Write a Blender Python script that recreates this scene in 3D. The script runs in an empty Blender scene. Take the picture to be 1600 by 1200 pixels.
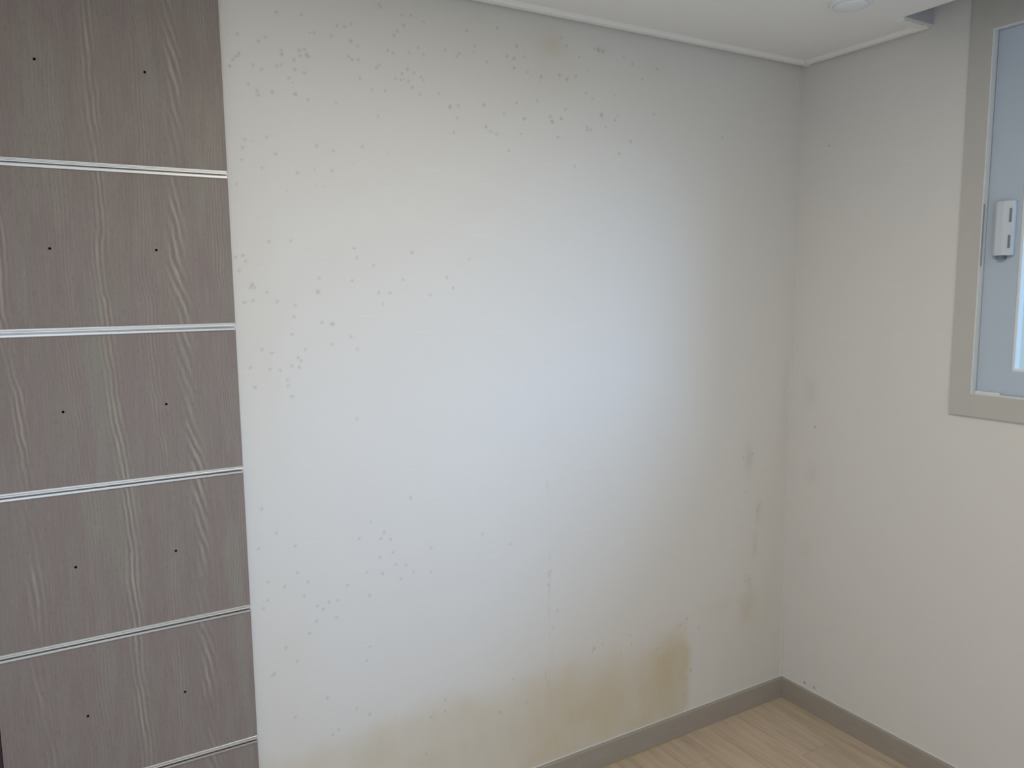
import bpy, bmesh, math, random
import numpy as np
from mathutils import Vector, Matrix

C = bpy.context.scene.collection
scn = bpy.context.scene

# ------------------------------------------------------------------ camera
cd = bpy.data.cameras.new('camera')
cd.sensor_width = 36.0
cd.lens = 27.197
cd.clip_start = 0.02
cam = bpy.data.objects.new('camera', cd)
C.objects.link(cam)
R_ = Vector((0.86392715, -0.50352266, -0.00973707))
U_ = Vector((0.07001195, 0.10093268, 0.99242678))
F_ = Vector((0.49872658, 0.85806616, -0.12245108))
m = Matrix.Identity(4)
for i in range(3):
    m[i][0] = R_[i]; m[i][1] = U_[i]; m[i][2] = -F_[i]
m.translation = Vector((-2.27458, -1.89604, 1.54925))
cam.matrix_world = m
scn.camera = cam

# ------------------------------------------------------------------ world: overcast sky, brighter towards the zenith
world = bpy.data.worlds.new('overcast_sky')
scn.world = world
world.use_nodes = True
wn = world.node_tree; wn.nodes.clear()
wo = wn.nodes.new('ShaderNodeOutputWorld')
bg = wn.nodes.new('ShaderNodeBackground')
tc = wn.nodes.new('ShaderNodeTexCoord')
sx = wn.nodes.new('ShaderNodeSeparateXYZ')
rp = wn.nodes.new('ShaderNodeValToRGB')
wn.links.new(tc.outputs['Generated'], sx.inputs[0])
wn.links.new(sx.outputs['Z'], rp.inputs['Fac'])
rp.color_ramp.elements[0].position = 0.0
rp.color_ramp.elements[0].color = (0.54, 0.65, 0.70, 1)
rp.color_ramp.elements[1].position = 1.0
rp.color_ramp.elements[1].color = (0.62, 0.95, 1.50, 1)
e = rp.color_ramp.elements.new(0.35); e.color = (0.55, 0.88, 1.35, 1)
wn.links.new(rp.outputs['Color'], bg.inputs['Color'])
bg.inputs['Strength'].default_value = 1.0
wn.links.new(bg.outputs[0], wo.inputs['Surface'])

# ------------------------------------------------------------------ lights
def area(name, loc, rot, sx_, sy_, power, col, portal=False):
    l = bpy.data.lights.new(name, 'AREA'); l.shape = 'RECTANGLE'
    l.size = sx_; l.size_y = sy_; l.energy = power; l.color = col
    if portal: l.cycles.is_portal = True
    o = bpy.data.objects.new(name, l); C.objects.link(o)
    o.location = loc; o.rotation_euler = rot
    return o
# sky portal in the window opening (pointing into the room, -x)
area('window_portal', (0.13, -1.8, 1.74), (0, math.radians(90), 0), 1.0, 2.3, 1, (1, 1, 1), True)
# bright haze round a low sun: a wide soft disc shining in through the window
sl_ = bpy.data.lights.new('hazy_sun', 'SUN'); sl_.energy = 2.7; sl_.angle = math.radians(34)
sl_.color = (0.41, 0.62, 1.0)
so = bpy.data.objects.new('hazy_sun', sl_); C.objects.link(so)
dv = Vector((-0.95, 1, 0)).normalized()*math.cos(math.radians(18)) + Vector((0, 0, -math.sin(math.radians(18))))
so.rotation_euler = dv.to_track_quat('-Z', 'Y').to_euler(); so.location = (3, -5, 3)
# the room's ceiling lamp, overhead and behind the frame
area('room_lamp', (-1.5, -1.3, 2.27), (0, 0, 0), 0.6, 0.6, 16.4, (1.0, 0.92, 0.76))
# unseen fill light, added in a made-up opening behind the camera
area('back_fill', (-2.5, -3.33, 1.0), (math.radians(90), 0, 0), 0.88, 1.95, 17.3, (0.76, 0.86, 1.0))

scn.view_settings.view_transform = 'Standard'
scn.view_settings.look = 'None'
scn.view_settings.gamma = 1.0
scn.view_settings.use_curve_mapping = False
scn.view_settings.exposure = 0.0

# ------------------------------------------------------------------ helpers
def box(bm, x0, x1, y0, y1, z0, z1, bev=0.0, mi=0):
    vs = [bm.verts.new((x, y, z)) for x in (min(x0,x1), max(x0,x1)) for y in (min(y0,y1), max(y0,y1)) for z in (min(z0,z1), max(z0,z1))]
    fs = []
    for q in ((0,1,3,2), (4,6,7,5), (0,4,5,1), (2,3,7,6), (0,2,6,4), (1,5,7,3)):
        f = bm.faces.new([vs[i] for i in q]); f.material_index = mi; fs.append(f)
    if bev > 0:
        es = list({e for f in fs for e in f.edges})
        bmesh.ops.bevel(bm, geom=es, offset=bev, segments=2, affect='EDGES', profile=0.5, clamp_overlap=True)

def prism(bm, pts, axis, a, b, mi=0):
    """closed outline pts (2-D) swept along axis from a to b"""
    def v(p, t):
        if axis == 'x': return (t, p[0], p[1])
        if axis == 'y': return (p[0], t, p[1])
        return (p[0], p[1], t)
    A = [bm.verts.new(v(p, a)) for p in pts]; B = [bm.verts.new(v(p, b)) for p in pts]
    n = len(pts)
    for i in range(n):
        f = bm.faces.new((A[i], A[(i+1) % n], B[(i+1) % n], B[i])); f.material_index = mi
    f = bm.faces.new(A[::-1]); f.material_index = mi
    f = bm.faces.new(B); f.material_index = mi

def obj(name, bm, mats, parent=None, smooth=False, **props):
    bmesh.ops.recalc_face_normals(bm, faces=bm.faces)
    me = bpy.data.meshes.new(name); bm.to_mesh(me); bm.free()
    if not isinstance(mats, (list, tuple)): mats = [mats]
    for mt in mats: me.materials.append(mt)
    if smooth:
        for p in me.polygons: p.use_smooth = True
    o = bpy.data.objects.new(name, me); C.objects.link(o)
    if parent is not None:
        o.parent = parent
        pw = Vector((0, 0, 0)); q = parent
        while q is not None: pw += q.location; q = q.parent
        o.location = -pw          # keeps the mesh at its world place
    for k, v in props.items(): o[k] = v
    return o

def structure(name, bm, mats, **props):
    return obj(name, bm, mats, None, kind='structure', **props)

def empty(name, loc, **props):
    o = bpy.data.objects.new(name, None); C.objects.link(o); o.location = loc
    o.empty_display_size = 0.05
    for k, v in props.items(): o[k] = v
    return o

class NT:
    def __init__(s, name, rough=0.6, spec=0.3, metallic=0.0):
        s.m = bpy.data.materials.new(name); s.m.use_nodes = True
        s.t = s.m.node_tree; s.b = s.t.nodes['Principled BSDF']
        s.b.inputs['Roughness'].default_value = rough
        s.b.inputs['Specular IOR Level'].default_value = spec
        s.b.inputs['Metallic'].default_value = metallic
    def n(s, ty, **kw):
        x = s.t.nodes.new(ty)
        for k, v in kw.items(): setattr(x, k, v)
        return x
    def l(s, a, b): s.t.links.new(a, b)
    def math(s, op, a, b=None, c=None, clamp=False):
        x = s.n('ShaderNodeMath', operation=op, use_clamp=clamp)
        for i, v in enumerate((a, b, c)):
            if v is None: continue
            if isinstance(v, (int, float)): x.inputs[i].default_value = v
            else: s.l(v, x.inputs[i])
        return x.outputs[0]
    def coord(s):
        return s.n('ShaderNodeTexCoord').outputs['Object']
    def mapv(s, vec, scale=(1,1,1), loc=(0,0,0)):
        x = s.n('ShaderNodeMapping'); s.l(vec, x.inputs['Vector'])
        x.inputs['Scale'].default_value = scale; x.inputs['Location'].default_value = loc
        return x.outputs[0]
    def noise(s, vec, scale, detail=3, rough=0.5, col=False):
        x = s.n('ShaderNodeTexNoise'); s.l(vec, x.inputs['Vector'])
        x.inputs['Scale'].default_value = scale; x.inputs['Detail'].default_value = detail
        x.inputs['Roughness'].default_value = rough
        return x.outputs['Color' if col else 'Fac']
    def ramp(s, fac, stops):
        x = s.n('ShaderNodeValToRGB'); s.l(fac, x.inputs['Fac'])
        cr = x.color_ramp
        cr.elements[0].position = stops[0][0]; cr.elements[0].color = (*stops[0][1], 1)
        cr.elements[1].position = stops[-1][0]; cr.elements[1].color = (*stops[-1][1], 1)
        for p, c in stops[1:-1]:
            e = cr.elements.new(p); e.color = (*c, 1)
        return x.outputs['Color']
    def mix(s, fac, a, b, mode='MIX'):
        x = s.n('ShaderNodeMix', data_type='RGBA', blend_type=mode)
        for sock, v in ((x.inputs[0], fac), (x.inputs[6], a), (x.inputs[7], b)):
            if isinstance(v, (int, float)): sock.default_value = v
            elif isinstance(v, tuple): sock.default_value = (*v, 1)
            else: s.l(v, sock)
        return x.outputs[2]
    def bump(s, h, strength, dist=0.001):
        x = s.n('ShaderNodeBump'); s.l(h, x.inputs['Height'])
        x.inputs['Strength'].default_value = strength; x.inputs['Distance'].default_value = dist
        s.l(x.outputs[0], s.b.inputs['Normal'])
    def col(s, c):
        if isinstance(c, tuple): s.b.inputs['Base Color'].default_value = (*c, 1)
        else: s.l(c, s.b.inputs['Base Color'])

WALL = (0.70, 0.682, 0.655)

def wallpaper(name, base, stains=False, smudges_and_crack=()):
    t = NT(name, 0.75, 0.2)
    co = t.coord()
    # woven paper: fine horizontal threads
    fib = t.noise(t.mapv(co, (9, 9, 420)), 1.0, 3, 0.6)
    fib2 = t.noise(t.mapv(co, (40, 40, 900)), 1.0, 2, 0.5)
    cloud = t.noise(co, 1.3, 3, 0.5)
    c = t.mix(t.math('MULTIPLY', t.math('SUBTRACT', fib, 0.35, clamp=True), 0.10), base, tuple(v*0.6 for v in base))
    c = t.mix(t.math('MULTIPLY', t.math('SUBTRACT', cloud, 0.45, clamp=True), 0.25), c, (base[0]*0.98, base[1]*0.93, base[2]*0.84))
    # stray pale threads
    th = t.noise(t.mapv(co, (6, 6, 260), (3, 1, 7)), 1.0, 1, 0.4)
    c = t.mix(t.math('MULTIPLY', t.math('GREATER_THAN', th, 0.74), 0.35), c, (0.82, 0.81, 0.79))
    if stains:
        a = t.n('ShaderNodeAttribute', attribute_name='stain')
        sp = t.n('ShaderNodeSeparateColor'); t.l(a.outputs['Color'], sp.inputs[0])
        n1 = t.noise(t.mapv(co, (1, 1, 0.45)), 9, 5, 0.65)
        yel = t.math('MULTIPLY', sp.outputs[0], t.math('ADD', t.math('MULTIPLY', n1, 1.1), 0.45), clamp=True)
        c = t.mix(yel, c, (0.56, 0.47, 0.31))
        c = t.mix(sp.outputs[2], c, (0.42, 0.39, 0.33))
        c = t.mix(sp.outputs[1], c, (0.235, 0.20, 0.15))
        # faint scattered specks between the larger ones
        v = t.n('ShaderNodeTexVoronoi', feature='F1'); t.l(t.mapv(co, (1, 0, 1)), v.inputs['Vector'])
        v.inputs['Scale'].default_value = 42
        hs = t.n('ShaderNodeSeparateColor'); t.l(v.outputs['Color'], hs.inputs[0])
        pick = t.math('GREATER_THAN', hs.outputs[0], 0.78)
        dot = t.math('SUBTRACT', 1.0, t.math('MULTIPLY', v.outputs['Distance'], 9.0), clamp=True)
        al = t.math('MULTIPLY', t.math('MULTIPLY', dot, pick), a.outputs['Alpha'])
        c = t.mix(t.math('MULTIPLY', al, 0.6), c, (0.34, 0.28, 0.20))
    for (y, z, ry, rz, k) in smudges_and_crack:
        d = t.n('ShaderNodeVectorMath', operation='LENGTH')
        t.l(t.mapv(co, (0, 1/ry, 1/rz), (0, -y/ry, -z/rz)), d.inputs[0])
        n2 = t.noise(co, 25, 4, 0.6)
        f = t.math('SUBTRACT', t.math('ADD', 1.0, t.math('MULTIPLY', n2, 0.5)), d.outputs['Value'], clamp=True)
        c = t.mix(t.math('MULTIPLY', f, k), c, (0.30, 0.28, 0.24))
    t.col(c)
    t.bump(t.math('ADD', fib, fib2), 0.25, 0.0006)
    return t.m

M_wall = wallpaper('stained_wallpaper', WALL, stains=True)
M_wallp = wallpaper('wallpaper', WALL, smudges_and_crack=((-0.085, 1.175, 0.034, 0.062, 0.11), (-0.10, 0.885, 0.030, 0.052, 0.09), (-0.088, 0.60, 0.028, 0.045, 0.07),
                                                (-0.106, 1.054, 0.0035, 0.005, 1.0), (-0.105, 0.098, 0.006, 0.006, 1.0), (-0.147, 0.098, 0.005, 0.005, 0.9), (-0.121, 2.015, 0.004, 0.004, 0.7), (-0.001, 0.22, 0.0028, 0.15, 0.45)))  # last entry: dark line of the recessed corner crack, put into the colour
M_plain = wallpaper('plain_wallpaper', WALL)

def simple(name, c, rough=0.5, spec=0.4, metallic=0.0, var=0.06, scale=6):
    t = NT(name, rough, spec, metallic)
    n = t.noise(t.coord(), scale, 4, 0.6)
    t.col(t.mix(n, tuple(v*(1-var) for v in c), tuple(min(1, v*(1+var)) for v in c)))
    return t.m

M_ceil = simple('ceiling_paper', (0.88, 0.88, 0.875), 0.85, 0.1, var=0.02)
M_mould = simple('white_moulding', (0.84, 0.835, 0.81), 0.5, 0.3, var=0.02)
M_casing = simple('casing_wrap', (0.50, 0.485, 0.455), 0.45, 0.3, var=0.03, scale=20)
M_vinyl = simple('white_vinyl', (0.74, 0.76, 0.76), 0.3, 0.4, var=0.02)
M_sash = simple('sash_wrap', (0.47, 0.54, 0.63), 0.4, 0.35, var=0.03)
M_lock = simple('lock_plastic', (0.55, 0.60, 0.66), 0.3, 0.5, var=0.02)
M_dark = simple('dark_recess', (0.012, 0.010, 0.010), 0.9, 0.1)
M_trim = simple('dark_trim', (0.035, 0.022, 0.03), 0.5, 0.3)
M_slot = simple('lock_slot_grey', (0.16, 0.20, 0.24), 0.5, 0.3)
M_recess_shade = simple('recess_shade_grey', (0.50, 0.52, 0.55), 0.6, 0.2, var=0.03)  # shade of the curtain recess, put into the colour
M_strike = simple('strike_grey', (0.33, 0.36, 0.40), 0.4, 0.4)
M_caulk = simple('tan_caulk', (0.42, 0.34, 0.20), 0.6, 0.3, var=0.2, scale=60)
M_white = simple('detector_plastic', (0.85, 0.88, 0.92), 0.4, 0.4, var=0.01)
M_ground = simple('pale_ground', (0.35, 0.35, 0.33), 0.9, 0.1)

# brushed aluminium
t = NT('anodised_aluminium', 0.30, 0.5, 1.0)
n = t.noise(t.mapv(t.coord(), (3, 300, 900)), 1.0, 3, 0.6)
t.col(t.mix(n, (0.50, 0.50, 0.49), (0.74, 0.73, 0.71)))
t.l(t.math('ADD', t.math('MULTIPLY', n, 0.2), 0.34), t.b.inputs['Roughness'])
M_alu = t.m

# baseboard foil
t = NT('baseboard_foil', 0.45, 0.3)
co = t.coord()
n = t.noise(t.mapv(co, (4, 4, 60)), 1.0, 4, 0.6)
n2 = t.noise(co, 14, 4, 0.6)
c = t.mix(n, (0.32, 0.28, 0.235), (0.385, 0.345, 0.295))
c = t.mix(t.math('MULTIPLY', t.math('SUBTRACT', n2, 0.5, clamp=True), 0.6), c, (0.46, 0.43, 0.385))
t.col(c); M_base = t.m

# floor laminate; grain runs along y
t = NT('pale_oak_laminate', 0.42, 0.35)
co = t.coord()
inf = t.n('ShaderNodeObjectInfo')
sh = t.n('ShaderNodeVectorMath', operation='ADD'); t.l(co, sh.inputs[0])
cx = t.n('ShaderNodeCombineXYZ'); t.l(t.math('MULTIPLY', inf.outputs['Random'], 13.0), cx.inputs[1]); t.l(cx.outputs[0], sh.inputs[1])
v = sh.outputs[0]
g1 = t.noise(t.mapv(v, (38, 3.2, 1)), 1.0, 5, 0.62)
g2 = t.noise(t.mapv(v, (150, 7, 1)), 1.0, 3, 0.6)
g3 = t.noise(t.mapv(v, (16, 2.0, 1), (5, 3, 0)), 1.0, 3, 0.5)
c = t.ramp(g1, ((0.30, (0.40, 0.305, 0.215)), (0.50, (0.55, 0.435, 0.325)), (0.72, (0.62, 0.505, 0.39))))
c = t.mix(t.math('MULTIPLY', t.math('SUBTRACT', 0.5, g3, clamp=True), 2.4), c, (0.34, 0.265, 0.20))
c = t.mix(t.math('MULTIPLY', g2, 0.25), c, (0.60, 0.50, 0.40))
c = t.mix(t.math('MULTIPLY', inf.outputs['Random'], 0.18), c, (0.42, 0.34, 0.25))
t.col(c); M_floor = t.m

# greyed oak foil of the wall panel: grain runs along z and carries on from board to board
t = NT('greyed_oak_foil', 0.5, 0.3)
co = t.coord()
sep = t.n('ShaderNodeSeparateXYZ'); t.l(co, sep.inputs[0])
X, Z = sep.outputs['X'], sep.outputs['Z']
wob = t.math('SUBTRACT', t.noise(t.mapv(co, (1.5, 1, 1.6)), 1.0, 2, 0.5), 0.5)
wob2 = t.math('SUBTRACT', t.noise(t.mapv(co, (5, 1, 7.0), (2, 0, 3)), 1.0, 3, 0.55), 0.5)
xw = t.math('ADD', X, t.math('ADD', t.math('MULTIPLY', wob, 0.09), t.math('MULTIPLY', wob2, 0.022)))
broad = t.noise(t.mapv(co, (11, 1, 1.3), (7, 0, 2)), 1.0, 4, 0.6)
fine = t.noise(t.mapv(co, (300, 1, 8)), 1.0, 4, 0.65)
pore = t.noise(t.mapv(co, (420, 1, 70)), 1.0, 2, 0.6)
mott = t.noise(t.mapv(co, (26, 1, 9)), 1.0, 4, 0.7)
c = t.ramp(broad, ((0.28, (0.214, 0.168, 0.157)), (0.42, (0.232, 0.196, 0.172)), (0.52, (0.226, 0.180, 0.166)), (0.62, (0.238, 0.215, 0.182)), (0.75, (0.224, 0.182, 0.170))))
c = t.mix(t.math('MULTIPLY', t.math('SUBTRACT', fine, 0.45, clamp=True), 1.0), c, (0.36, 0.32, 0.28))
c = t.mix(t.math('MULTIPLY', t.math('SUBTRACT', pore, 0.54, clamp=True), 2.0), c, (0.12, 0.095, 0.088))
c = t.mix(t.math('MULTIPLY', t.math('SUBTRACT', mott, 0.50, clamp=True), 0.9), c, (0.30, 0.265, 0.235))
# figure: nested pale flames running down fixed lines of the sheet
def flame(x0, w, slant, freq, k, c, off, nz=7.0, pz=5.0):
    dx = t.math('SUBTRACT', xw, x0)
    g = t.math('DIVIDE', dx, w)
    mask = t.math('POWER', 2.718, t.math('MULTIPLY', t.math('MULTIPLY', g, g), -1.0))
    nn = t.noise(t.mapv(co, (30, 1, 5.0), (off, 0, off)), 1.0, 4, 0.6)
    n5 = t.noise(t.mapv(co, (60, 1, 14.0), (off, 0, -off)), 1.0, 3, 0.6)
    ph = t.math('ADD', t.math('MULTIPLY', dx, slant), t.math('ADD', t.math('MULTIPLY', Z, freq), t.math('ADD', t.math('MULTIPLY', nn, nz), t.math('MULTIPLY', n5, 3.5))))
    sn = t.math('SINE', ph)
    line = t.math('POWER', t.math('ADD', t.math('MULTIPLY', sn, 0.5), 0.5), 2.2)
    patch = t.noise(t.mapv(co, (14, 1, pz), (off*2, 0, off)), 1.0, 3, 0.6)
    pm = t.math('MULTIPLY', t.math('SUBTRACT', patch, 0.34, clamp=True), 4.0, clamp=True)
    grain = t.math('ADD', t.math('MULTIPLY', fine, 1.1), 0.35)
    f = t.math('MULTIPLY', t.math('MULTIPLY', t.math('MULTIPLY', mask, line), pm), grain)
    c = t.mix(t.math('MULTIPLY', f, k, clamp=True), c, (0.44, 0.385, 0.325))
    dk = t.math('POWER', t.math('ADD', t.math('MULTIPLY', sn, -0.5), 0.5), 4.0)
    return t.mix(t.math('MULTIPLY', t.math('MULTIPLY', t.math('MULTIPLY', mask, dk), pm), k*0.55), c, (0.13, 0.10, 0.088))
c = flame(-2.180, 0.013, 640, 30, 0.66, c, 1.3)
c = flame(-2.032, 0.013, 440, 105, 0.66, c, 4.1, 5.0, 4.0)
c = flame(-2.362, 0.012, 560, 45, 0.58, c, 7.7)
c = flame(-2.095, 0.014, 900, 20, 0.30, c, 9.2)
c = flame(-1.950, 0.016, 1100, 8, 0.28, c, 2.2)
c = flame(-2.250, 0.022, 900, 14, 0.16, c, 5.2)
t.col(c); t.bump(fine, 0.15, 0.0004); M_wood = t.m

# window glass: clear sheet, lets light through, mirrors at grazing angles
gm = bpy.data.materials.new('window_glass'); gm.use_nodes = True
g = gm.node_tree; g.nodes.clear()
go = g.nodes.new('ShaderNodeOutputMaterial'); gt = g.nodes.new('ShaderNodeBsdfTransparent')
gg = g.nodes.new('ShaderNodeBsdfGlossy'); gx = g.nodes.new('ShaderNodeMixShader')
gt.inputs[0].default_value = (0.86, 0.93, 0.95, 1); gg.inputs['Roughness'].default_value = 0.02
# Schlick reflectance of a thin pane, the same from both sides
ge = g.nodes.new('ShaderNodeNewGeometry')
gd = g.nodes.new('ShaderNodeVectorMath'); gd.operation = 'DOT_PRODUCT'
g.links.new(ge.outputs['Incoming'], gd.inputs[0]); g.links.new(ge.outputs['Normal'], gd.inputs[1])
def gmath(op, a, b=None):
    x = g.nodes.new('ShaderNodeMath'); x.operation = op
    for i, v in enumerate((a, b)):
        if v is None: continue
        if isinstance(v, (int, float)): x.inputs[i].default_value = v
        else: g.links.new(v, x.inputs[i])
    return x.outputs[0]
gc = gmath('ABSOLUTE', gd.outputs['Value'])
gf = gmath('ADD', gmath('MULTIPLY', gmath('POWER', gmath('SUBTRACT', 1.0, gc), 5.0), 0.96), 0.04)
g.links.new(gf, gx.inputs[0]); g.links.new(gt.outputs[0], gx.inputs[1]); g.links.new(gg.outputs[0], gx.inputs[2])
g.links.new(gx.outputs[0], go.inputs[0])
M_glass = gm

# ------------------------------------------------------------------ setting
XL, YB, ZC, ZT = -3.0, -3.3, 2.306, 2.46      # left wall, back wall, ceiling, top of the curtain recess
XR = -0.138                                    # inner edge of the curtain recess
YR = -0.462                                    # its near-corner end

# floor: planks along y
fl = empty('floor', (0, 0, 0), kind='structure')
bm = bmesh.new(); box(bm, XL, 0, YB, 0, -0.06, -0.008); obj('subfloor', bm, M_floor, fl)
random.seed(5)
PW = 0.1235
x = -0.0
col_i = 0
plank_meshes = {}
xs = [0.0]
while xs[-1] > XL: xs.append(max(XL, xs[-1] - PW))
starts = [-0.62, -0.30, -0.95, -0.48, -0.15, -0.78]
for i in range(len(xs)-1):
    a, b = xs[i+1], xs[i]
    y = 0.0; yn = starts[i % 6]
    while y > YB + 1e-4:
        yn = max(yn, YB)
        if y - yn > 0.01:
            key = (round(b-a, 4), round(y-yn, 4))
            if key not in plank_meshes:
                bm = bmesh.new()
                box(bm, -(b-a)+0.0004, -0.0004, -(y-yn)+0.0004, -0.0004, -0.008, 0.0)
                bmesh.ops.recalc_face_normals(bm, faces=bm.faces)
                me = bpy.data.meshes.new('plank'); bm.to_mesh(me); bm.free(); me.materials.append(M_floor)
                plank_meshes[key] = me
            o = bpy.data.objects.new('plank', plank_meshes[key]); C.objects.link(o)
            o.parent = fl; o.location = (b, y, 0)
        y = yn; yn -= 0.95

# main wall (back wall of the picture): a fine mesh that carries the stains as a colour attribute
x0w, x1w, z0w, z1w, st = XL, 0.0, 0.0, ZC + 0.02, 0.0036
def grid_wall():
    xf = np.arange(-1.95, 0.0001, st); xf[-1] = 0.0
    xs_ = np.concatenate([[XL], xf])
    zs_ = np.linspace(0, ZC + 0.02, int((ZC+0.02)/st)+1)
    nx, nz = len(xs_), len(zs_)
    gx_, gz_ = np.meshgrid(xs_, zs_)
    co = np.zeros((nx*nz, 3), np.float32); co[:, 0] = gx_.ravel(); co[:, 2] = gz_.ravel()
    idx = np.arange(nx*nz).reshape(nz, nx)
    q = np.stack([idx[:-1, :-1], idx[:-1, 1:], idx[1:, 1:], idx[1:, :-1]], -1).reshape(-1, 4)
    me = bpy.data.meshes.new('wall_back')
    me.vertices.add(len(co)); me.vertices.foreach_set('co', co.ravel())
    me.loops.add(q.size); me.loops.foreach_set('vertex_index', q.ravel().astype(np.int32))
    me.polygons.add(len(q)); me.polygons.foreach_set('loop_start', np.arange(0, q.size, 4, dtype=np.int32))
    me.update(calc_edges=True)
    x, z = gx_, gz_
    rng = np.random.default_rng(3)
    def sm(a, b, v):
        u = np.clip((v-a)/(b-a), 0, 1); return u*u*(3-2*u)
    def noise1(v, f, seed):
        r = np.random.default_rng(seed).random(400); u = (v + 10)*f; i = np.floor(u).astype(int) % 399; w = u - np.floor(u); w = w*w*(3-2*w)
        return r[i]*(1-w) + r[i+1]*w - 0.5
    def noise2(f, seed):
        r = np.random.default_rng(seed).random((200, 200)); u = (x+5)*f; v = z*f
        i = np.floor(u).astype(int) % 199; j = np.floor(v).astype(int) % 199
        a = u-np.floor(u); b = v-np.floor(v); a = a*a*(3-2*a); b = b*b*(3-2*b)
        return (r[i,j]*(1-a)*(1-b)+r[i+1,j]*a*(1-b)+r[i,j+1]*(1-a)*b+r[i+1,j+1]*a*b) - 0.5
    n6, n14, n30 = noise2(6, 1), noise2(14, 2), noise2(30, 4)
    # yellowed damp band along the foot of the wall; top line near z 0.39, sharp right end
    top = 0.385 + 0.035*noise1(x, 4, 7) + 0.028*noise1(x, 15, 8) + 0.018*n14
    right = 1 - sm(-0.50, -0.455, x + 0.03*n14)
    yel = (1 - sm(-0.10, 0.045, z-top+0.03*n30+0.03*n14))*right
    yel *= 0.47 + 0.26*n6 + 0.16*n14
    yel *= 0.72 + 0.28*sm(-2.0, -1.2, x)
    yel += 0.17*np.exp(-((x+0.54)/0.12)**2 - ((z-0.27)/0.13)**2)*right
    yel += 0.10*np.exp(-((x+0.62)/0.18)**2 - ((z-0.17)/0.09)**2)*right
    yel += 0.10*(1 - sm(0.25, 0.62, z)) + 0.10*(1 - sm(0.1, 0.9, z))*sm(-0.5, -0.1, x)  # broad yellower tone towards the floor, reaching past the band
    yel += 0.22*np.exp(-((x+0.98)/0.11)**2 - ((z-0.33)/0.075)**2)
    yel += 0.12*np.exp(-((x+1.50)/0.25)**2 - ((z-0.345)/0.04)**2)
    # paler tide patches to the right and near the ceiling
    yel += 0.20*np.exp(-((x+0.20)/0.055)**2 - ((z-0.38)/0.06)**2)*(1+n14)
    yel += 0.14*np.exp(-((x+0.33)/0.09)**2 - ((z-0.43)/0.025)**2)
    yel += 0.12*np.exp(-((x+0.08)/0.12)**2 - ((z-0.68)/0.35)**2)
    yel += 0.18*np.exp(-((x+1.035)/0.036)**2 - ((z-2.225)/0.035)**2)*(1+1.2*n30)
    yel += 0.12*np.exp(-((x+1.05)/0.08)**2 - ((z-2.19)/0.09)**2)
    yel += 0.14*np.exp(-((x+0.66)/0.055)**2 - ((z-2.205)/0.03)**2)*(1+n30)
    yel += 0.12*np.exp(-((x+1.88)/0.07)**2 - ((z-1.5)/0.5)**2)
    yel += 0.14*np.exp(-((x+1.86)/0.09)**2 - ((z-0.58)/0.20)**2)
    yel += 0.16*np.exp(-((z-2.28)/0.16)**2)*(1 - sm(-1.4, -0.6, x))
    # grey mildew patches near the corner
    gry = np.zeros_like(x)
    for (a, b, ra, rb, k) in ((-0.209, 0.949, 0.022, 0.05, .28), (-0.152, 0.742, 0.016, 0.035, .34), (-0.165, 0.62, 0.012, 0.04, .2), (-0.19, 0.48, 0.012, 0.03, .25),
                              (-0.03, 1.05, 0.03, 0.25, .10), (-0.86, 2.235, 0.02, 0.014, .16), (-0.20, 0.40, .03, .05, .16)):
        gry += k*np.exp(-((x-a)/ra)**2 - ((z-b)/rb)**2)*(1+1.4*n30)
    # the vertical paper seam and its mildew
    seam = np.exp(-((x+1.0485)/0.0024)**2)*(0.03 + 0.20*np.clip(noise1(z, 9, 21)+0.05, 0, 1)*(1-sm(0.7, 1.1, z)))*(1-sm(1.5, 2.0, z))
    gry += seam
    for k in range(9):
        a = -1.05 + rng.normal(0, .006); b = 0.25 + rng.random()*0.75
        gry += 0.22*np.exp(-((x-a)/0.0035)**2 - ((z-b)/0.012)**2)
    # mould spots
    spo = np.zeros_like(x)
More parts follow.
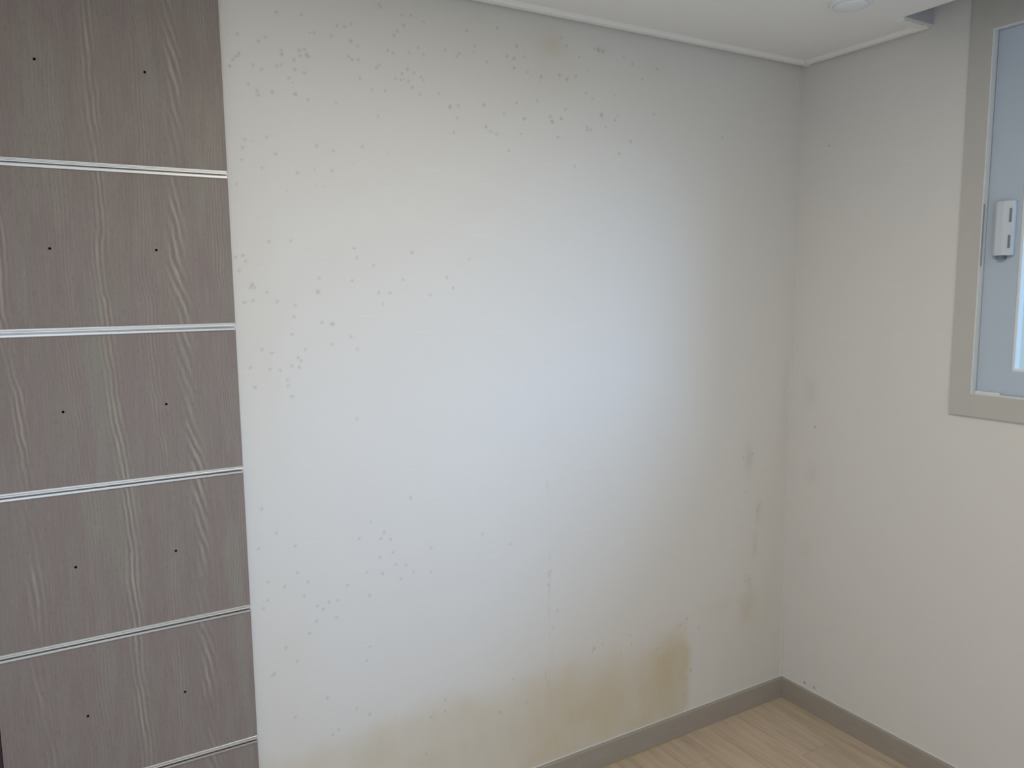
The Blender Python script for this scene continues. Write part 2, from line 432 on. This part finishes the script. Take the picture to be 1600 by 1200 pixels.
    S = np.array([-1.793,2.189,2.9,-1.735,2.193,1.6,-1.65,2.181,1.9,-1.631,2.182,2.9,-1.614,2.191,1.9,-1.664,2.156,1.9,-1.617,2.151,3.2,-1.837,2.118,2.9,-1.821,2.13,1.6,-1.883,2.127,2.2,-1.882,2.084,3.2,-1.889,2.078,2.6,-1.896,2.07,2.6,-1.903,2.055,2.9,-1.785,2.097,3.2,-1.786,2.107,1.6,-1.744,2.111,2.9,-1.731,2.115,2.6,-1.726,2.103,3.8,-1.722,2.099,2.2,-1.741,2.1,1.9,-1.757,2.087,2.9,-1.798,2.069,2.2,-1.787,2.073,1.6,-1.756,2.066,2.2,-1.833,2.057,1.9,-1.624,2.114,2.6,-1.615,2.108,2.6,-1.599,2.109,2.2,-1.553,2.096,2.9,-1.545,2.104,1.9,-1.481,2.233,1.9,-1.457,2.235,2.2,-1.477,2.208,3.2,-1.496,2.192,2.2,-1.504,2.18,2.9,-1.422,2.226,1.6,-1.439,2.159,2.6,-1.508,2.138,2.2,-1.522,2.142,1.9,-1.47,2.103,2.9,-1.485,2.091,2.9,-1.488,2.075,2.6,-1.468,2.074,2.2,-1.452,2.097,1.9,-1.433,2.089,2.2,-1.426,2.082,1.9,-1.458,2.061,2.6,-1.503,2.076,1.6,-1.596,2.065,2.9,-1.846,2.008,2.6,-1.843,1.999,2.2,-1.811,2.009,3.2,-1.757,2.01,3.5,-1.727,2.001,2.6,-1.659,2.001,1.9,-1.531,2.044,2.2,-1.566,2.043,1.6,-1.437,2.045,2.2,-1.383,2.054,1.9,-1.353,2.024,4.2,-1.328,2.029,2.6,-1.323,2.161,2.6,-1.331,2.154,1.9,-1.276,2.187,2.2,-1.28,2.171,2.2,-1.364,2.165,1.9,-1.299,2.222,2.6,-1.541,2.248,2.6,-1.537,2.242,1.6,-1.809,1.869,2.9,-1.711,1.895,2.6,-1.671,1.887,1.9,-1.596,1.902,2.2,-1.884,1.878,2.2,-1.879,1.896,1.6,-1.887,1.85,1.6,-1.843,1.835,1.6,-1.76,1.829,1.9,-1.552,1.98,1.6,-1.706,2.157,1.6,-1.6,2.141,1.6,-1.465,2.144,1.6,-1.425,2.145,1.9,-1.332,1.998,2.2,-1.342,1.96,1.9,-1.829,1.905,1.6,-1.864,2.02,1.6,-1.771,2.045,1.9,-1.734,2.061,2.6,-1.852,2.064,1.6,-1.912,1.628,2.4,-1.895,1.632,2.8,-1.89,1.619,2.8,-1.906,1.597,2,-1.878,1.564,3.6,-1.873,1.557,2.4,-1.882,1.557,2,-1.898,1.523,2.8,-1.878,1.527,2.4,-1.722,1.546,4,-1.715,1.47,2.8,-1.689,1.466,4.4,-1.783,1.487,2.4,-1.79,1.444,2.4,-1.642,1.432,2.4,-1.691,1.416,2,-1.759,1.405,2.4,-1.778,1.386,2.4,-1.776,1.363,2.8,-1.794,1.367,2.4,-1.846,1.362,2,-1.822,1.358,2,-1.892,1.368,2.4,-1.884,1.32,2,-1.797,1.292,2.4,-1.783,1.668,2,-1.835,1.665,2.4,-1.626,1.653,2.4,-1.62,1.63,2.4,-1.576,1.611,2.4,-1.47,1.645,3.2,-1.634,1.573,2,-1.718,1.579,2.4,-1.497,1.575,2,-1.555,1.513,2,-1.534,1.541,2.4,-1.564,1.542,2.4,-1.371,1.58,2.8,-1.353,1.553,2.4,-1.421,1.534,2.4,-1.303,1.63,1.6,-1.863,1.41,2.4,-1.84,1.401,2,-1.627,1.4,1.6,-1.779,1.514,2,-1.822,1.524,2,-1.845,1.546,2,-1.76,1.829,2,-1.901,1.795,2,-1.675,1.839,2,-1.806,1.334,2,-1.771,1.379,2,-1.208,2.243,3.2,-1.148,2.205,3.6,-1.178,2.175,3.2,-1.156,2.171,3.6,-1.156,2.147,3.6,-1.241,2.151,2.8,-1.123,2.181,2,-1.069,2.135,3.6,-1.007,2.146,3.6,-0.982,2.138,4.1,-0.951,2.15,3.2,-0.939,2.204,2.8,-0.984,2.229,2.8,-1.002,2.247,2,-0.872,2.233,4.9,-0.855,2.232,3.2,-0.886,2.235,2.8,-0.746,2.21,3.2,-0.652,2.208,3.2,-0.779,2.227,2.8,-0.709,2.171,3.2,-1.149,2.056,2.4,-1.251,2.039,3.6,-1.125,2.016,3.6,-1.189,2.024,2.8,-1.082,2.069,2.8,-0.987,2.055,2.8,-1.039,2.03,3.2,-1.033,2.017,4.9,-1.002,2.028,3.6,-0.86,2.052,5.3,-0.912,2.012,3.2,-0.899,2.006,3.2,-0.912,2.004,2.8,-0.81,2.042,3.2,-0.799,2.057,2,-0.845,2.019,2,-0.75,1.986,3.6,-0.793,1.947,3.2,-1.014,1.975,3.2,-1.246,1.983,3.6,-1.214,1.966,2.8,-1.232,1.973,2,-1.136,1.974,2,-1.175,1.926,2.4,-0.893,2.095,2,-0.812,2.113,2.4,-0.954,1.899,2.8,-0.372,2.029,3.2,-0.916,2.108,2.4,-0.661,2.074,3.2,-1.113,2.141,2.4,-0.908,2.172,2,-1.492,0.992,3.1,-1.57,0.909,3.1,-1.579,0.893,2.7,-1.552,0.887,2.7,-1.606,0.944,2.3,-1.639,0.904,2.3,-1.547,0.85,2.3,-1.584,0.844,2.3,-1.54,0.815,2.3,-1.511,0.807,2.3,-1.578,0.797,2.7,-1.527,0.772,2.3,-1.435,0.842,2,-1.437,0.773,2.3,-1.489,0.783,1.6,-1.621,0.809,2,-1.777,0.815,2.7,-1.675,0.784,2.3,-1.836,0.815,2.7,-1.803,0.844,2,-1.85,0.955,2.3,-1.882,1.022,2.3,-1.894,0.924,2,-1.805,0.915,2.3,-1.788,0.78,2.3,-1.726,0.75,2.7,-1.702,0.75,2.3,-1.756,0.746,2.3,-1.878,0.788,2,-1.616,0.744,2.3,-1.796,1.292,2.7,-1.805,1.319,2,-1.883,1.321,2,-1.634,1.221,2,-1.275,0.855,2,-1.183,0.808,2.7,-1.05,0.656,3.1,-1.042,0.697,2.3,-1.876,0.834,2,-1.89,0.769,2.3,-1.76,0.706,2.7,-1.741,0.735,2.3,-1.707,0.704,2.3,-1.84,0.655,3.1,-1.814,0.612,2,-1.631,0.566,2,-1.62,0.603,2,-1.627,0.412,3.1,-1.74,0.491,2.7,-1.663,0.439,2,-1.73,0.386,2.3,-1.713,0.394,2.3,-1.448,0.35,2.3,-1.402,0.387,2.7,-1.404,0.354,2,-1.223,0.297,3.1,-1.133,0.301,2,-1.465,0.244,2.3,-1.02,0.568,2.7,-1.035,0.515,2,-1.179,0.388,1.6,-1.825,0.463,2,-1.872,0.594,3.1,-1.877,0.59,2.3,-1.779,0.678,2.7,-0.88,0.41,4,-0.886,0.4,2.4,-0.846,0.417,2.4,-0.735,0.419,2.4,-0.772,0.368,2.4,-0.729,0.39,2.4,-0.517,0.402,3.2,-0.487,0.418,3.2,-0.431,0.372,2.8,-0.617,0.343,2,-0.464,0.225,4,-0.487,0.201,2.8,-0.217,0.827,2.4,-0.158,0.747,3.2,-0.153,0.723,2.4,-0.209,0.495,2.8,-0.208,0.518,2.4,-0.19,0.962,2.8,-0.235,0.952,3.2,-0.5,0.146,2.4,-0.589,0.283,2.4]).reshape(-1, 3)
    for (a, b, r) in S:
        i0, i1 = np.searchsorted(xs_, (a-0.02, a+0.02)); j0, j1 = np.searchsorted(zs_, (b-0.02, b+0.02))
        sl = (slice(j0, j1), slice(i0, i1))
        rr = max(0.0030, r*0.001*1.05)
        kk = 0.40*min(1.25, 0.5 + r/4.0)
        ax = 1 + 0.3*(rng.random()-0.5)
        spo[sl] = np.maximum(spo[sl], kk*np.exp(-(((x[sl]-a)/(rr*ax))**2 + ((z[sl]-b)/(rr/ax))**2)))
    dens = 0.75*sm(1.55, 2.05, z)*(1 - sm(-0.75, -0.45, x)) + 0.35*(1 - sm(-1.75, -1.35, x)) + 0.22*(1-sm(0.5, 0.9, z))*(1-sm(-0.6,-0.3,x))
    c4 = np.stack([np.clip(yel, 0, 1), np.clip(spo, 0, 1), np.clip(gry, 0, 1), np.clip(dens, 0, 1)], -1).reshape(-1, 4).astype(np.float32)
    at = me.color_attributes.new('stain', 'FLOAT_COLOR', 'POINT')
    at.data.foreach_set('color', c4.ravel())
    me.materials.append(M_wall)
    o = bpy.data.objects.new('wall_back', me); C.objects.link(o); o['kind'] = 'structure'
    return o
wall_back = grid_wall()
# solid masonry behind the paper
bm = bmesh.new(); box(bm, XL-0.15, 0.2, 0.0004, 0.15, -0.06, ZT + 0.05)
obj('wall_core', bm, M_plain, wall_back)
# the side wall's paper laps round the corner: a thin raised edge
bm = bmesh.new(); box(bm, -0.0125, 0, -0.0014, 0.0, 0.08, ZC)
obj('wallpaper_lap', bm, M_plain, wall_back)

# right wall with the window opening
WY0, WY1, WZ0, WZ1 = -0.600, -3.000, 1.186, 2.290
bm = bmesh.new()
box(bm, 0, 0.2, YB-0.15, 0.0, -0.06, WZ0)
box(bm, 0, 0.2, YB-0.15, 0.0, WZ1, ZT+0.05)
box(bm, 0, 0.2, WY0, 0.0, WZ0, WZ1)
box(bm, 0, 0.2, YB-0.15, WY1, WZ0, WZ1)
bmesh.ops.remove_doubles(bm, verts=bm.verts, dist=1e-5)
structure('wall_right', bm, M_wallp)
bm = bmesh.new(); box(bm, XL-0.15, XL, YB-0.15, 0, -0.06, ZT+0.05); structure('wall_left', bm, M_plain)
bm = bmesh.new()
DX0, DX1, DZ = -2.95, -2.05, 2.02          # unseen opening, added to hold the fill light
box(bm, XL, DX0, YB-0.15, YB, -0.06, ZT+0.05); box(bm, DX1, 0, YB-0.15, YB, -0.06, ZT+0.05); box(bm, DX0, DX1, YB-0.15, YB, DZ, ZT+0.05)
box(bm, DX0, DX1, YB-0.15, YB, -0.06, 0.0)
structure('wall_front', bm, M_plain)

# ceiling, with the curtain recess along the window wall
bm = bmesh.new()
box(bm, XL, XR, YB, 0, ZC, ZT + 0.05)
box(bm, XR, 0, YR, 0, ZC, ZT + 0.05)
box(bm, XR, 0, YB, YR, ZT, ZT + 0.05)
cl_ = structure('ceiling', bm, M_ceil)
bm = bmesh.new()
box(bm, XR+0.0005, -0.0005, YR-0.003, YR-0.0003, ZC+0.0005, ZT-0.0035); box(bm, XR+0.0005, -0.0005, YB+0.001, YR-0.0035, ZT-0.003, ZT-0.0003)  # added sheets that darken the recess end and top in place of shade
obj('recess_shade', bm, M_recess_shade, cl_, label='grey sheets standing in for shade in the curtain recess')

# thin ceiling moulding, stepped, with a shadow gap at the wall
def mould_pts(s):
    return [(0.0*s, ZC), (0.0*s, ZC-0.001), (0.016*s, ZC-0.001), (0.016*s, ZC-0.010), (0.018*s, ZC-0.012), (0.030*s, ZC-0.010), (0.034*s, ZC-0.004), (0.038*s, ZC)]
bm = bmesh.new(); prism(bm, [(-a, b) for a, b in mould_pts(1)][::1], 'x', XL, 0.0); structure('trim_1', bm, M_mould)
bm = bmesh.new(); prism(bm, [(-a*0.85, b) for a, b in mould_pts(1)], 'y', YR, -0.0385); structure('trim_2', bm, M_mould)
bm = bmesh.new(); prism(bm, [(YR + a*0.85, b) for a, b in [(0, ZC), (0, ZC-0.009), (0.02, ZC-0.011), (0.030, ZC-0.006), (0.034, ZC)]], 'x', XR+0.001, -0.0324)
structure('trim_3', bm, M_mould)

# baseboards
H = 0.0785
def bb(s): return [(0, 0), (-0.010*s, 0), (-0.010*s, H-0.003), (-0.008*s, H-0.0005), (-0.004*s, H), (0, H)]
bm = bmesh.new(); prism(bm, bb(1), 'x', -1.921, 0.0); b1 = structure('baseboard_back', bm, M_base)
bm = bmesh.new(); prism(bm, bb(1), 'y', YB, -0.0102); structure('baseboard_right', bm, M_base)
bm = bmesh.new(); box(bm, -1.15, -0.48, -0.0135, -0.0102, 0, 0.003, 0.001); obj('caulk_bead', bm, M_caulk, b1, label='tan bead of caulk')
# pale paper edge turned over the top of the boards
bm = bmesh.new(); box(bm, -1.921, 0.0, -0.0022, 0, H+0.0006, H+0.0040); obj('paper_edge', bm, M_vinyl, b1)
bm = bmesh.new(); box(bm, -0.0026, 0, YB, -0.0026, H+0.0006, H+0.0040); structure('trim_5', bm, M_vinyl)
# small dark crumbs on the baseboard tops
# ------------------------------------------------------------------ window_1
win = empty('window_1', (0, -1.8, WZ0), kind='structure')
CY0, CY1, CZ0, CZ1 = -0.583, -3.017, 1.168, 2.400
IY0, IY1, IZ0, IZ1 = -0.643, -2.957, 1.233, 2.243
xf = -0.010
# casing: four mitred boards
def mitred(bm, o0, o1, oz0, oz1, i0, i1, iz0, iz1, xa, xb, side, bev=0.0015):
    if side == 'l': P = [(o0, oz0), (o0, oz1), (i0, iz1), (i0, iz0)]
    if side == 'r': P = [(o1, oz0), (o1, oz1), (i1, iz1), (i1, iz0)]
    if side == 'b': P = [(o0, oz0), (o1, oz0), (i1, iz0), (i0, iz0)]
    if side == 't': P = [(o0, oz1), (o1, oz1), (i1, iz1), (i0, iz1)]
    prism(bm, P, 'x', xa, xb)
    bmesh.ops.recalc_face_normals(bm, faces=bm.faces)
    if bev: bmesh.ops.bevel(bm, geom=list(bm.edges), offset=bev, segments=2, affect='EDGES', clamp_overlap=True)
for (ya, yb, za, zb) in ((CY0, IY0, CZ0, CZ1), (CY1, IY1, CZ0, CZ1), (IY0, IY1, CZ0, IZ0), (IY0, IY1, IZ1, CZ1)):
    bm = bmesh.new(); box(bm, xf, 0.004, ya, yb, za, zb, 0.0004)
    obj('casing_board', bm, M_casing, win)
# white vinyl frame lining the opening
for sd in 'lrbt':
    bm = bmesh.new()
    if sd in 'lr':
        s = 1 if sd == 'l' else -1
        yi = IY0 if sd == 'l' else IY1
        box(bm, 0.0045, 0.12, yi - s*0.002, yi + s*0.040, IZ0-0.04, IZ1+0.04)
    else:
        zi = IZ0 if sd == 'b' else IZ1
        s = 1 if sd == 'b' else -1
        box(bm, 0.0045, 0.12, IY1-0.0, IY0+0.0, zi + s*0.002, zi - s*0.040)
        if sd == 'b':
            box(bm, 0.0045, 0.0105, IY1, IY0, zi, zi+0.004)
            for xx in (0.051, 0.093): box(bm, xx, xx+0.003, IY1, IY0, zi, zi+0.012)
    obj('frame_rail', bm, M_vinyl, win)
# white liner over the casing's inner edges
for (ya, yb, za, zb) in ((IY0-0.0028, IY0-0.0002, IZ0+0.0002, IZ1-0.0002), (IY1+0.0002, IY1+0.0028, IZ0+0.0002, IZ1-0.0002),
                         (IY1+0.003, IY0-0.003, IZ0+0.0002, IZ0+0.0022), (IY1+0.003, IY0-0.003, IZ1-0.0028, IZ1-0.0002)):
    bm = bmesh.new(); box(bm, -0.0094, 0.0044, ya, yb, za, zb)
    obj('frame_liner', bm, M_vinyl, win)
# strike plate on the left jamb
bm = bmesh.new(); box(bm, -0.0090, -0.002, IY0-0.0045, IY0-0.0029, 1.60, 1.772, 0.0004)
obj('strike_plate', bm, M_strike, win, label='grey strike plate on the jamb')
# low stop block on the sill
bm = bmesh.new(); box(bm, 0.0065, 0.0125, IY0-0.072, IY0-0.003, IZ0+0.0015, IZ0+0.009, 0.001)
obj('sash_stop', bm, M_vinyl, win)

def sash(ya, yb, xa, xb, lock):
    za, zb = IZ0+0.004, IZ1-0.003
    sw, bh = 0.090, 0.068
    gy0, gy1, gz0, gz1 = ya-sw, yb+sw, za+bh, zb-bh
    bm = bmesh.new()
    for sd in 'lrbt': 
        b2 = bmesh.new(); mitred(b2, ya, yb, za, zb, gy0, gy1, gz0, gz1, xa, xb, sd, 0.0)
        me = bpy.data.meshes.new('tmp'); b2.to_mesh(me); b2.free(); bm.from_mesh(me); bpy.data.meshes.remove(me)
    s = obj('sash', bm, M_sash, win)
    # glazing bead, one strip round the glass
    bm = bmesh.new()
    e_ = 0.007
    for sd in 'lrbt':
        b2 = bmesh.new(); mitred(b2, gy0+0.001, gy1-0.001, gz0-0.001, gz1+0.001, gy0-e_, gy1+e_, gz0+e_, gz1-e_, xa+0.004, xb-0.004, sd, 0.001)
        me = bpy.data.meshes.new('tmp'); b2.to_mesh(me); b2.free(); bm.from_mesh(me); bpy.data.meshes.remove(me)
    obj('glazing_bead', bm, M_vinyl, s)
    bm = bmesh.new(); box(bm, xb-0.012, xb-0.008, gy1-0.002, gy0+0.002, gz0-0.002, gz1+0.002)
    obj('glass_pane', bm, M_glass, s)
    if lock:
        # crescent-lock housing: bevelled wedge with two slots and a lever below
        z0, z1 = 1.627, 1.775
        y0 = -0.672
        bm = bmesh.new()
        P = [(xa, y0), (-0.002, y0-0.002), (-0.010, y0-0.012), (-0.011, y0-0.030), (-0.002, y0-0.053), (xa, y0-0.054)]
        prism(bm, [(p[0], p[1]) for p in P], 'z', z0, z1)
        bmesh.ops.recalc_face_normals(bm, faces=bm.faces)
        bmesh.ops.bevel(bm, geom=list(bm.edges), offset=0.0012, segments=2, affect='EDGES', clamp_overlap=True)
        # slots
        for (a, b) in ((z0+0.020, z0+0.055), (z0+0.090, z0+0.128)):
            prism(bm, [(-0.0066, y0-0.0440), (-0.0044, y0-0.0496), (0.002, y0-0.0470), (0.000, y0-0.0420)], 'z', a, b, mi=1)
        # lever
        prism(bm, [(xa, y0-0.012), (-0.004, y0-0.014), (-0.006, y0-0.022), (-0.004, y0-0.032), (xa, y0-0.034)], 'z', z0-0.010, z0-0.0005, mi=1)
        obj('sash_lock', bm, [M_lock, M_slot], s)
    return s
sash(IY0-0.004, -1.845, 0.014, 0.048, True)
sash(-1.755, IY1+0.004, 0.056, 0.090, False)

# ------------------------------------------------------------------ wall panel of wood-look boards with aluminium rails
PX0, PX1 = -2.445, -1.9245
PY = -0.020
zr = [2.212, 1.8107, 1.4686, 1.1305, 0.787, 0.4487, 0.108]
pan = empty('wood_wall_panel', ((PX0+PX1)/2, -0.01, 0.0),
            label='tall grey-brown wood-grain wall panel split by thin aluminium rails, left of the stained wall', category='wall panel', kind='thing')
RH = 0.0088            # half height of a rail
def board(z0, z1, zh):
    bm = bmesh.new()
    x0, x1 = PX0, PX1
    y0, y1 = PY, -0.001
    outer = [bm.verts.new(v) for v in ((x0, y0, z0), (x1, y0, z0), (x1, y0, z1), (x0, y0, z1))]
    es = [bm.edges.new((outer[i], outer[(i+1) % 4])) for i in range(4)]
    rings = []
    if zh:
        for hx in (-2.2830, -2.0820):
            rg = [bm.verts.new((hx+0.0029*math.cos(k*math.pi/5), y0, zh+0.0029*math.sin(k*math.pi/5))) for k in range(10)]
            rings.append(rg); es += [bm.edges.new((rg[i], rg[(i+1) % 10])) for i in range(10)]
    bmesh.ops.triangle_fill(bm, use_beauty=True, use_dissolve=False, edges=es)
    back = [bm.verts.new((v.co.x, y1, v.co.z)) for v in outer]
    for i in range(4): bm.faces.new((outer[i], outer[(i+1) % 4], back[(i+1) % 4], back[i]))
    bm.faces.new(back[::-1])
    for rg in rings:
        dp = [bm.verts.new((v.co.x, y0+0.012, v.co.z)) for v in rg]
        for i in range(10):
            f = bm.faces.new((rg[i], rg[(i+1) % 10], dp[(i+1) % 10], dp[i])); f.material_index = 1
        f = bm.faces.new(dp); f.material_index = 1
    return obj('board', bm, [M_wood, M_dark], pan)
ed = [(ZC-0.012, None)] + [(z, None) for z in zr] + [(0.002, None)]
holes = {1: 2.0145, 2: 1.6405, 3: 1.2995, 4: 0.9585, 5: 0.615, 6: 0.278}
for i in range(len(ed)-1):
    zt, zb = ed[i][0], ed[i+1][0]
    if i > 0: zt -= RH*0.55
    if i < len(ed)-2: zb += RH*0.55
    board(zb, zt, holes.get(i))
# rail extrusion: three lips with a deep groove between the lower two
for z in zr:
    f = PY
    T = z + RH
    P = [(-0.001, z+RH*0.5), (f, z+RH*0.5), (f, T), (f-0.0025, T), (f-0.0034, T-0.0008), (f-0.0034, T-0.0024), (f-0.0014, T-0.0030), (f-0.0014, T-0.0045),
         (f-0.0036, T-0.0052), (f-0.0040, T-0.0060), (f-0.0040, T-0.0082), (f-0.0030, T-0.0088), (f+0.010, T-0.0090), (f+0.010, T-0.0120),
         (f-0.0034, T-0.0122), (f-0.0034, z-RH+0.0008), (f-0.0024, z-RH), (f, z-RH), (f, z-RH*0.5), (-0.001, z-RH*0.5)]
    bm = bmesh.new(); prism(bm, P, 'x', PX0+0.001, PX1-0.0015)
    obj('metal_rail', bm, M_alu, pan)

# dark edge strip left of the panel
bm = bmesh.new(); box(bm, PX0-0.030, PX0-0.0008, -0.018, -0.001, 0.0, ZC-0.012, 0.001)
structure('trim_4', bm, M_trim)

# ------------------------------------------------------------------ round detector on the ceiling
det = empty('smoke_detector', (-0.372, -0.462, ZC), label='small round white detector on the ceiling near the curtain recess', category='detector', kind='thing')
bm = bmesh.new()
def lathe(bm, prof, n, cx, cy):
    R = [[bm.verts.new((cx+r*math.cos(2*math.pi*k/n), cy+r*math.sin(2*math.pi*k/n), z)) for k in range(n)] for r, z in prof]
    for a, b in zip(R[:-1], R[1:]):
        for k in range(n): bm.faces.new((a[k], a[(k+1) % n], b[(k+1) % n], b[k]))
    bm.faces.new(R[0]); bm.faces.new(R[-1][::-1])
lathe(bm, [(0.056, ZC), (0.056, ZC-0.004), (0.052, ZC-0.007), (0.046, ZC-0.008)], 40, -0.372, -0.462); obj('base', bm, M_white, det)
bm = bmesh.new(); lathe(bm, [(0.046, ZC-0.008), (0.042, ZC-0.0115), (0.028, ZC-0.014), (0.010, ZC-0.0145)], 40, -0.372, -0.462); obj('cover', bm, M_white, det, smooth=True)
